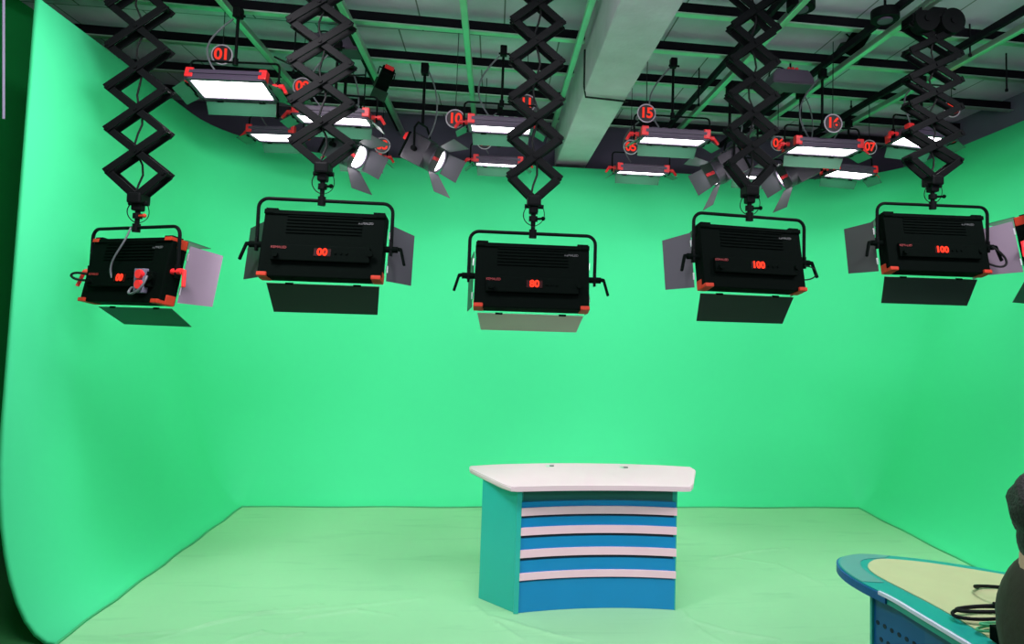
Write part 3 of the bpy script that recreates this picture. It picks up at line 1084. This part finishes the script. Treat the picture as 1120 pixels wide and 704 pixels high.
# round reels at the top edge of the view
for px, Y, lab in (((876, 2), 3.75, 'black round cable reel on the rail right of the fourth pantograph'),
                   ((968, -2), 3.8, 'black round cable reel at the top edge left of the rightmost pantograph')):
    p = at(px[0], px[1], Y)
    p.z = min(p.z, PIPE_Z + 0.02)
    root = empty('cable_reel', p)
    tag(root, lab, 'cable reel', 'cable reels at the roof')
    MB().cyl((0, 0, -0.03), (0, 0, 0.03), 0.085, seg=28).build('drum', M['arm'], root, smooth=True)
    MB().cyl((0, 0, -0.04), (0, 0, -0.03), 0.045, seg=20).build('hub', M['case'], root, smooth=True)
    MB().cyl((0, 0, 0.02), (0, 0, DECK - p.z), 0.008, seg=8).build('hanging_rod', M['arm'], root)

# threaded drop rods
rod_lab = ['right of the two spring drums', 'between the two right hangers at the top edge', 'above and left of the 07 sign', 'right of the 15 sign', 'left of the second hanger from the left', 'right of the second hanger from the left', 'near the right wall']
for i, (px, y0, y1, Y) in enumerate([(1061, 8, 62, 4.2), (917, -4, 24, 4.3), (931, 97, 118, 5.6), (764, 84, 116, 5.3), (321, 62, 80, 5.0), (398, 88, 120, 5.6), (1101, 70, 100, 4.6)]):
    a = at(px, y1, Y)
    b = MB().cyl((a.x, a.y, a.z), (a.x, a.y, DECK), 0.006, seg=6).cyl((a.x, a.y, a.z), (a.x, a.y, a.z + 0.02), 0.011, seg=6)
    o = b.build('drop_rod', M['purlin'])
    tag(o, 'thin black threaded rod hanging ' + rod_lab[i], 'rod', 'threaded drop rods')

# loose cables along the back of the grid
for i, (pts, lab) in enumerate([
    ([(300, 62, 4.85), (330, 78, 4.85), (360, 84, 4.9), (400, 82, 4.9)], 'slack black cable strung behind the second pantograph'),
    ([(1000, 88, 4.6), (1015, 96, 4.6), (1030, 90, 4.6), (1045, 98, 4.6)], 'black cable hanging behind the rightmost pantograph'),
]):
    q = [at(*p) for p in pts]
    o = MB().tube(bez(q[0], q[1], q[2], q[3], 16), 0.007, 6).build('cable', M['cable'])
    tag(o, lab, 'cable')

# ------------------------------------------------------------------ news desk
SAG = 0.05


def front_curve(x0, y0, x1, y1, n=24, sag=SAG):
    out = []
    for i in range(n + 1):
        t = i / n
        out.append((x0 + (x1 - x0) * t, y0 + (y1 - y0) * t + sag * 4 * t * (1 - t)))
    return out


def band(name, z0, z1, depth_out, thick, m, parent, sag=SAG, bev=0.0):
    f = front_curve(0.200, 4.062 - depth_out, 1.186, 4.076 - depth_out)
    bk_ = [(x, y + thick) for x, y in f][::-1]
    o = MB().prism(f + bk_, z0, z1)
    return o.build(name, m, parent)


desk = empty('news_desk', (0, 0, 0))
desk_o = Vector((0.69, 4.3, 0))
desk.location = desk_o
tag(desk, 'white topped news desk with blue curved front and pale pink ledges on the green floor', 'desk')


def place(o):
    for v in o.data.vertices:
        v.co -= desk_o
    return o


# body: side panels, back
sl = MB().prism([(0.200, 4.055), (0.222, 4.09), (-0.010, 4.325), (-0.032, 4.290)], 0.005, 0.752)
place(sl.build('side_panel', M['teal'], desk))
sr = MB().prism([(1.186, 4.070), (1.164, 4.10), (1.225, 4.345), (1.247, 4.31)], 0.005, 0.752)
place(sr.build('side_panel', M['teal'], desk))
place(MB().bar((0.196, 4.066, 0.005), (0.196, 4.066, 0.752), 0.03, 0.03).build('corner_post', M['teal'], desk))
place(band('lower_panel', 0.005, 0.186, 0.0, 0.03, M['blue'], desk))
for z0, z1 in ((0.240, 0.312), (0.378, 0.446), (0.511, 0.566), (0.629, 0.662)):
    place(band('blue_band', z0, z1, 0.0, 0.03, M['blue'], desk))
for z0, z1 in ((0.186, 0.200), (0.312, 0.328), (0.446, 0.461), (0.566, 0.579)):
    place(band('painted_shadow_strip', z0, z1, -0.012, 0.03, M['ledgeshade'], desk))  # dark strips painting the shadow beneath each ledge
for z0, z1 in ((0.192, 0.240), (0.326, 0.378), (0.459, 0.511), (0.577, 0.629)):
    place(band('ledge', z0 + 0.006, z1, 0.010, 0.035, M['ledge'], desk))
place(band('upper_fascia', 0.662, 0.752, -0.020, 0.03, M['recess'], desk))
# top: curved front and back edges, bevelled
f = front_curve(0.130, 3.958, 1.255, 3.975, 20, 0.035)
b_ = [(1.455, 4.54), (1.20, 4.59), (0.95, 4.625), (0.66, 4.635), (0.36, 4.62), (0.08, 4.58), (-0.165, 4.515)]


def chaikin(pts, n=2):
    for _ in range(n):
        q = []
        for i in range(len(pts)):
            a, b = pts[i], pts[(i + 1) % len(pts)]
            q.append((a[0] * .85 + b[0] * .15, a[1] * .85 + b[1] * .15))
            q.append((a[0] * .15 + b[0] * .85, a[1] * .15 + b[1] * .85))
        pts = q
    return pts


tp = MB().prism(chaikin(f + b_, 1), 0.752, 0.782)
bmesh.ops.bevel(tp.bm, geom=[e for e in tp.bm.edges if abs(e.verts[0].co.z - e.verts[1].co.z) < 1e-5], offset=0.007, segments=3, affect='EDGES')
place(tp.build('desk_top', M['top_laminate'], desk, smooth=True))
for x, y in ((0.42, 4.53), (0.93, 4.50)):
    place(MB().cyl((x, y, 0.781), (x, y, 0.7835), 0.03, seg=20).build('cable_grommet', M['flange'], desk))
    place(MB().box((x + 0.012, y - 0.004, 0.786), (0.03, 0.018, 0.006), bev=0.002).build('grommet_cap', M['greyprint'], desk))

# ------------------------------------------------------------------ control desk at the lower right
cd_o = Vector((1.9, 2.35, 0))
cd = empty('control_desk', cd_o)
tag(cd, 'rounded control desk with cream top, turquoise rim and perforated blue side', 'desk')


def placec(o):
    for v in o.data.vertices:
        v.co -= cd_o
    return o


outer = [(1.524, 1.865), (1.519, 1.95), (1.517, 1.98), (1.500, 2.15), (1.485, 2.30), (1.455, 2.42), (1.442, 2.52), (1.455, 2.62),
         (1.498, 2.70), (1.570, 2.742), (1.660, 2.752), (1.83, 2.700), (1.99, 2.620), (2.12, 2.530), (2.40, 2.35), (2.75, 2.10)]
inner = [(2.60, 1.86), (2.35, 2.05), (2.15, 2.17), (1.98, 2.22), (1.86, 2.19), (1.78, 2.10), (1.745, 1.98), (1.74, 1.865)]


def smooth_open(pts, n=3):
    out = []
    for i in range(len(pts) - 1):
        p0, p1, p2, p3 = [Vector(pts[max(0, min(len(pts) - 1, j))]) for j in (i - 1, i, i + 1, i + 2)]
        for k_ in range(n):
            t = k_ / n
            q = 0.5 * ((2 * p1) + (p2 - p0) * t + (2 * p0 - 5 * p1 + 4 * p2 - p3) * t * t + (3 * p1 - p0 - 3 * p2 + p3) * t ** 3)
            out.append((q.x, q.y))
    out.append(tuple(pts[-1]))
    return out


outer = smooth_open(outer, 4)


def inset(poly, d):
    n = len(poly)
    out = []
    for i in range(n):
        p0, p1, p2 = Vector(poly[i - 1]), Vector(poly[i]), Vector(poly[(i + 1) % n])
        e = ((p1 - p0).normalized() + (p2 - p1).normalized()).normalized()
        nrm = Vector((e.y, -e.x))
        out.append((p1.x + nrm.x * d, p1.y + nrm.y * d))
    return out


cpoly = outer + inner
tp = MB().prism(cpoly, 0.765, 0.800)
placec(tp.build('desk_top', M['turq'], cd))
# white edge strip under the rim on the operator's left, set into the side
es = MB()
for i in range(0, 18):
    a, b = outer[i], outer[i + 1]
    es.bar((a[0] - 0.003, a[1], 0.795), (b[0] - 0.003, b[1], 0.795), 0.012, 0.012, up=(0, 0, 1))
placec(es.build('edge_strip', M['trimwhite'], cd))
# blue edge around the tip
es = MB()
for i in range(17, 40):
    a, b = outer[i], outer[i + 1]
    es.bar((a[0] - 0.002, a[1], 0.781), (b[0] - 0.002, b[1], 0.781), 0.030, 0.012, up=(1, 0.3, 0))
placec(es.build('tip_edging', M['navy'], cd))
# slate band at the tip then cream inlay
cin = [(1.616, 1.875), (1.610, 1.97), (1.605, 2.10), (1.590, 2.25), (1.560, 2.42), (1.548, 2.52), (1.565, 2.60), (1.625, 2.665), (1.70, 2.685), (1.84, 2.645),
       (1.97, 2.575), (2.10, 2.495), (2.37, 2.32), (2.68, 2.09), (2.60, 1.93), (2.37, 2.10), (2.17, 2.21), (1.98, 2.26), (1.83, 2.225), (1.745, 2.12), (1.71, 1.99), (1.708, 1.875)]
cin = smooth_open(cin[:14], 4) + smooth_open(cin[14:], 3)
placec(MB().prism(cin, 0.8005, 0.8035).build('top_inlay', M['cream'], cd))
tb = [(1.452, 2.45), (1.446, 2.52), (1.458, 2.615), (1.501, 2.695), (1.572, 2.738), (1.66, 2.747), (1.74, 2.726), (1.70, 2.70), (1.60, 2.685), (1.545, 2.62), (1.528, 2.53), (1.535, 2.44)]
tb = smooth_open(tb[:7], 4) + smooth_open(tb[7:], 4)
placec(MB().prism(tb, 0.8004, 0.8018).build('tip_band', M['slatepaint'], cd))
# pedestal following the outline, set back
ped = [(1.572, 1.885), (1.560, 2.00), (1.535, 2.20), (1.488, 2.43), (1.62, 2.55), (1.80, 2.56), (2.05, 2.44), (2.35, 2.26), (2.62, 2.07), (2.55, 1.97), (2.30, 2.13),
       (2.05, 2.30), (1.86, 2.31), (1.76, 2.22), (1.70, 2.05), (1.69, 1.885)]
placec(MB().prism(ped, 0.002, 0.765).build('pedestal', M['navy'], cd))
# dots of the perforated panel
hl = MB()
edge = [Vector((1.572, 1.885, 0)), Vector((1.560, 2.00, 0)), Vector((1.535, 2.20, 0)), Vector((1.488, 2.43, 0))]


def along(s):
    tot = 0
    for i in range(3, 0, -1):
        a, b = edge[i], edge[i - 1]
        L_ = (b - a).length
        if tot + L_ >= s:
            d = (b - a).normalized()
            return a + d * (s - tot), d
        tot += L_
    return b, d


for r_ in range(8):
    for c_ in range(15):
        s = 0.020 + c_ * 0.034 + (0.017 if r_ % 2 else 0)
        p, d = along(s)
        n_ = Vector((d.y, -d.x, 0))
        if n_.x > 0:
            n_ = -n_
        z = 0.665 - r_ * 0.055
        q = Vector((p.x, p.y, z))
        hl.cyl(q - n_ * 0.002, q + n_ * 0.0015, 0.0085, seg=10)
placec(hl.build('vent_holes', M['hole'], cd))
placec(MB().bar((1.486, 2.435, 0.01), (1.486, 2.435, 0.765), 0.014, 0.014).build('corner_strip', M['turq'], cd))

# black box on the desk, cables coiled beside it
bx = MB().box((0, 0, 0.024), (0.115, 0.11, 0.046), bev=0.004)
o = bx.build('black_box', M['black'])
o.location = (1.650, 1.918, 0.8045)
o.rotation_euler = (0, 0, R(-4))
tag(o, 'small black box on the control desk under the coiled cables', 'box')


def coil(c, rx_, ry_, n, r, z0, ph=0.0, wob=0.01):
    pts = []
    N = int(36 * n)
    for i in range(N + 1):
        a = ph + 2 * PI * i / 36
        k_ = 1 + 0.10 * math.sin(a * 0.37)
        pts.append((c[0] + rx_ * k_ * math.cos(a), c[1] + ry_ * k_ * math.sin(a), z0 + 0.012 * i / 36 + wob * (1 + math.sin(a * 1.3 + ph))))
    return pts


o = MB().tube(coil((1.715, 2.115), 0.125, 0.042, 2.2, 0.006, 0.812, wob=0.006), 0.006, 8).build('cable_coil', M['cable'])
tag(o, 'thick black cable coiled on the cream control desk top', 'cable', None)
o = MB().tube(coil((1.71, 2.02), 0.11, 0.028, 1.5, 0.004, 0.809, 1.0, wob=0.004), 0.004, 8).build('cable_coil', M['seam'])
tag(o, 'thin dark green cable loop lying nearest the black box', 'cable', None)
o = MB().tube(bez((1.86, 2.36, 0.81), (1.80, 2.33, 0.83), (1.80, 2.26, 0.86), (1.90, 2.16, 0.88), 18), 0.006, 8).build('cable', M['cable'])
tag(o, 'black cable running down into the coil on the control desk', 'cable')
o = MB().tube(bez((2.05, 2.30, 0.812), (1.99, 2.36, 0.812), (1.92, 2.38, 0.812), (1.86, 2.36, 0.812), 18), 0.005, 8).build('cable', M['cable'])
tag(o, 'black cable end curving along the far side of the control desk top', 'cable')


# ------------------------------------------------------------------ seated person at the right edge
def skin_mesh(name, verts, edges, radii, m, parent, sub=2, root=0):
    me = bpy.data.meshes.new(name)
    me.from_pydata([Vector(v) for v in verts], edges, [])
    o = bpy.data.objects.new(name, me)
    sc.collection.objects.link(o)
    md = o.modifiers.new('skin', 'SKIN')
    md.use_smooth_shade = True
    for i, r in enumerate(radii):
        sv = me.skin_vertices[0].data[i]
        sv.radius = (r, r) if not isinstance(r, tuple) else r
        sv.use_root = (i == root)
    sd = o.modifiers.new('sub', 'SUBSURF')
    sd.levels = sub
    sd.render_levels = sub
    dg = bpy.context.evaluated_depsgraph_get()
    me2 = bpy.data.meshes.new_from_object(o.evaluated_get(dg))
    bpy.data.objects.remove(o)
    me2.name = name
    me2.materials.clear()
    me2.materials.append(m)
    for p in me2.polygons:
        p.use_smooth = True
    o2 = bpy.data.objects.new(name, me2)
    sc.collection.objects.link(o2)
    if parent:
        o2.parent = parent
    return o2


PX, PY = 1.470, 1.60
pr = empty('person', (PX, PY, 0), (0, 0, R(-90)))
tag(pr, 'seated person with dark hair and olive shirt at the right edge by the control desk', 'person')
# body (skin): head, neck, torso, arms, legs in one surface; local +Y is forward
V = [(0, 0.04, 0.56),
     (0, 0.03, 0.68), (0, 0.02, 0.82), (0, 0.015, 0.97), (0, 0.01, 1.07), (0, -0.02, 1.15),
     (0, -0.02, 1.19), (0, 0.012, 1.25), (0, 0.012, 1.305),
     (-0.15, 0.08, 1.04), (-0.17, 0.11, 0.90), (-0.17, 0.13, 0.79), (-0.16, 0.24, 0.71), (-0.14, 0.34, 0.685),
     (0.15, 0.08, 1.04), (0.17, 0.11, 0.90), (0.17, 0.13, 0.79), (0.16, 0.24, 0.71), (0.14, 0.34, 0.685),
     (-0.10, 0.05, 0.54), (-0.11, 0.43, 0.54), (-0.11, 0.44, 0.30), (-0.11, 0.44, 0.08), (-0.11, 0.55, 0.04),
     (0.10, 0.05, 0.54), (0.11, 0.43, 0.54), (0.11, 0.44, 0.30), (0.11, 0.44, 0.08), (0.11, 0.55, 0.04)]
E = [(0, 1), (1, 2), (2, 3), (3, 4), (4, 5), (5, 6), (6, 7), (7, 8), (4, 9), (9, 10), (10, 11), (11, 12), (12, 13), (4, 14), (14, 15), (15, 16), (16, 17), (17, 18),
     (0, 19), (19, 20), (20, 21), (21, 22), (22, 23), (0, 24), (24, 25), (25, 26), (26, 27), (27, 28)]
RR = [(.10, .10), (.095, .09), (.095, .09), (.095, .09), (.065, .065), (.060, .06), (.060, .06), (.070, .075), (.080, .094),
      .042, .040, .036, .032, .026, .042, .040, .036, .032, .026,
      .080, .062, .050, .036, .034, .080, .062, .050, .036, .034]
body = skin_mesh('body', V, E, RR, M['skin'], pr)
# face on the +Y side
fc = (0, 0.012, 1.285)
MB().sphere((fc[0], fc[1] + 0.10, fc[2] - 0.005), 0.016, (0.8, 1.2, 1.4)).build('nose', M['skin'], pr, smooth=True)
for s in (-1, 1):
    MB().sphere((fc[0] + s * 0.030, fc[1] + 0.082, fc[2] + 0.022), 0.010).build('eye', M['trimwhite'], pr, smooth=True)
    MB().sphere((fc[0] + s * 0.083, fc[1] + 0.005, fc[2]), 0.028, (0.35, 0.7, 1.1)).build('ear', M['skin'], pr, smooth=True)
MB().box((fc[0], fc[1] + 0.086, fc[2] - 0.045), (0.045, 0.01, 0.008), bev=0.003).build('mouth', M['redprint'], pr)
# hair cap: back, sides and top
hb = MB()
t = bmesh.new()
bmesh.ops.create_uvsphere(t, u_segments=32, v_segments=20, radius=0.098)
bmesh.ops.scale(t, vec=(0.92, 1.08, 1.10), verts=t.verts)
kill = [v for v in t.verts if (v.co.y > 0.045 and v.co.z < 0.035) or v.co.z < -0.085]
bmesh.ops.delete(t, geom=kill, context='VERTS')
for v in t.verts:
    v.co += v.co.normalized() * 0.006 * math.sin(v.co.x * 90) * math.sin(v.co.z * 70)
bmesh.ops.translate(t, vec=Vector((0, 0.006, 1.315)), verts=t.verts)
hb.merge(t)
hb.sphere((0, -0.028, 1.235), 0.056, (1.05, 0.95, 1.35), u=20, v=14)
hair = hb.build('hair', M['hair'], pr, smooth=True)
sdm = hair.modifiers.new('thick', 'SOLIDIFY')
sdm.thickness = 0.012
# shirt: slightly larger shell over torso and upper arms
V2 = [(0, 0.04, 0.58), (0, 0.03, 0.70), (0, 0.02, 0.82), (0, 0.015, 0.95), (0, 0.0, 1.09), (0, -0.022, 1.215),
      (-0.15, 0.08, 1.03), (-0.172, 0.11, 0.90), (-0.172, 0.13, 0.80), (-0.165, 0.20, 0.735), (0.15, 0.08, 1.03), (0.172, 0.11, 0.90), (0.172, 0.13, 0.80), (0.165, 0.20, 0.735)]
E2 = [(0, 1), (1, 2), (2, 3), (3, 4), (4, 5), (4, 6), (6, 7), (7, 8), (8, 9), (4, 10), (10, 11), (11, 12), (12, 13)]
R2 = [(.135, .130), (.135, .125), (.135, .125), (.135, .125), (.122, .12), (.084, .086), .066, .060, .056, .046, .066, .060, .056, .046]
skin_mesh('shirt', V2, E2, R2, M['shirt'], pr)
V3 = [(0, 0.02, 0.55), (0, 0.01, 0.63), (-0.10, 0.05, 0.54), (-0.11, 0.43, 0.54), (-0.11, 0.44, 0.30), (-0.11, 0.44, 0.11), (0.10, 0.05, 0.54), (0.11, 0.43, 0.54), (0.11, 0.44, 0.30), (0.11, 0.44, 0.11)]
E3 = [(0, 1), (0, 2), (2, 3), (3, 4), (4, 5), (0, 6), (6, 7), (7, 8), (8, 9)]
R3 = [(.135, .13), (.13, .125), .095, .076, .064, .055, .095, .076, .064, .055]
skin_mesh('trousers', V3, E3, R3, M['trouser'], pr)
# hands: palm plus five fingers, resting on the desk edge
for s in (-1, 1):
    hx, hy, hz = s * 0.14, 0.34, 0.665
    MB().sphere((hx, hy + 0.03, hz - 0.004), 0.04, (0.95, 1.1, 0.40)).build('palm', M['skin'], pr, smooth=True)
    for k_ in range(4):
        ox = (k_ - 1.5) * 0.019
        ln = (0.060, 0.070, 0.065, 0.050)[k_]
        MB().tube([(hx + ox, hy + 0.06, hz), (hx + ox * 1.1, hy + 0.06 + ln * 0.5, hz + 0.006), (hx + ox * 1.15, hy + 0.06 + ln, hz - 0.006)], 0.0085, 8).build('finger', M['skin'], pr, smooth=True)
    MB().tube([(hx - s * 0.03, hy + 0.01, hz), (hx - s * 0.052, hy + 0.04, hz), (hx - s * 0.054, hy + 0.065, hz - 0.004)], 0.010, 8).build('thumb', M['skin'], pr, smooth=True)
for s in (-1, 1):
    MB().box((s * 0.11, 0.51, 0.04), (0.09, 0.25, 0.07), bev=0.025).build('shoe', M['black'], pr)

ch = empty('office_chair', (PX + 0.05, PY, 0), (0, 0, R(-90)))
tag(ch, 'black office chair under the seated person', 'chair')
MB().box((0, 0.03, 0.405), (0.44, 0.42, 0.06), bev=0.025).build('seat', M['chairfab'], ch)
MB().box((0, -0.235, 0.64), (0.38, 0.03, 0.28), bev=0.012).build('backrest', M['chairfab'], ch)
MB().bar((0, -0.19, 0.38), (0, -0.25, 0.55), 0.05, 0.02, up=(0, 1, 0)).build('back_bracket', M['arm'], ch)
MB().cyl((0, 0, 0.10), (0, 0, 0.36), 0.025, seg=14).build('gas_column', M['arm'], ch)
for i in range(5):
    a = 2 * PI * i / 5 + 0.3
    MB().bar((0, 0, 0.10), (0.26 * math.cos(a), 0.26 * math.sin(a), 0.07), 0.03, 0.04, up=(0, 0, 1)).build('base_arm', M['arm'], ch)
    MB().cyl((0.26 * math.cos(a) - 0.012, 0.26 * math.sin(a), 0.027), (0.26 * math.cos(a) + 0.012, 0.26 * math.sin(a), 0.027), 0.027, seg=14).build('castor', M['arm'], ch)
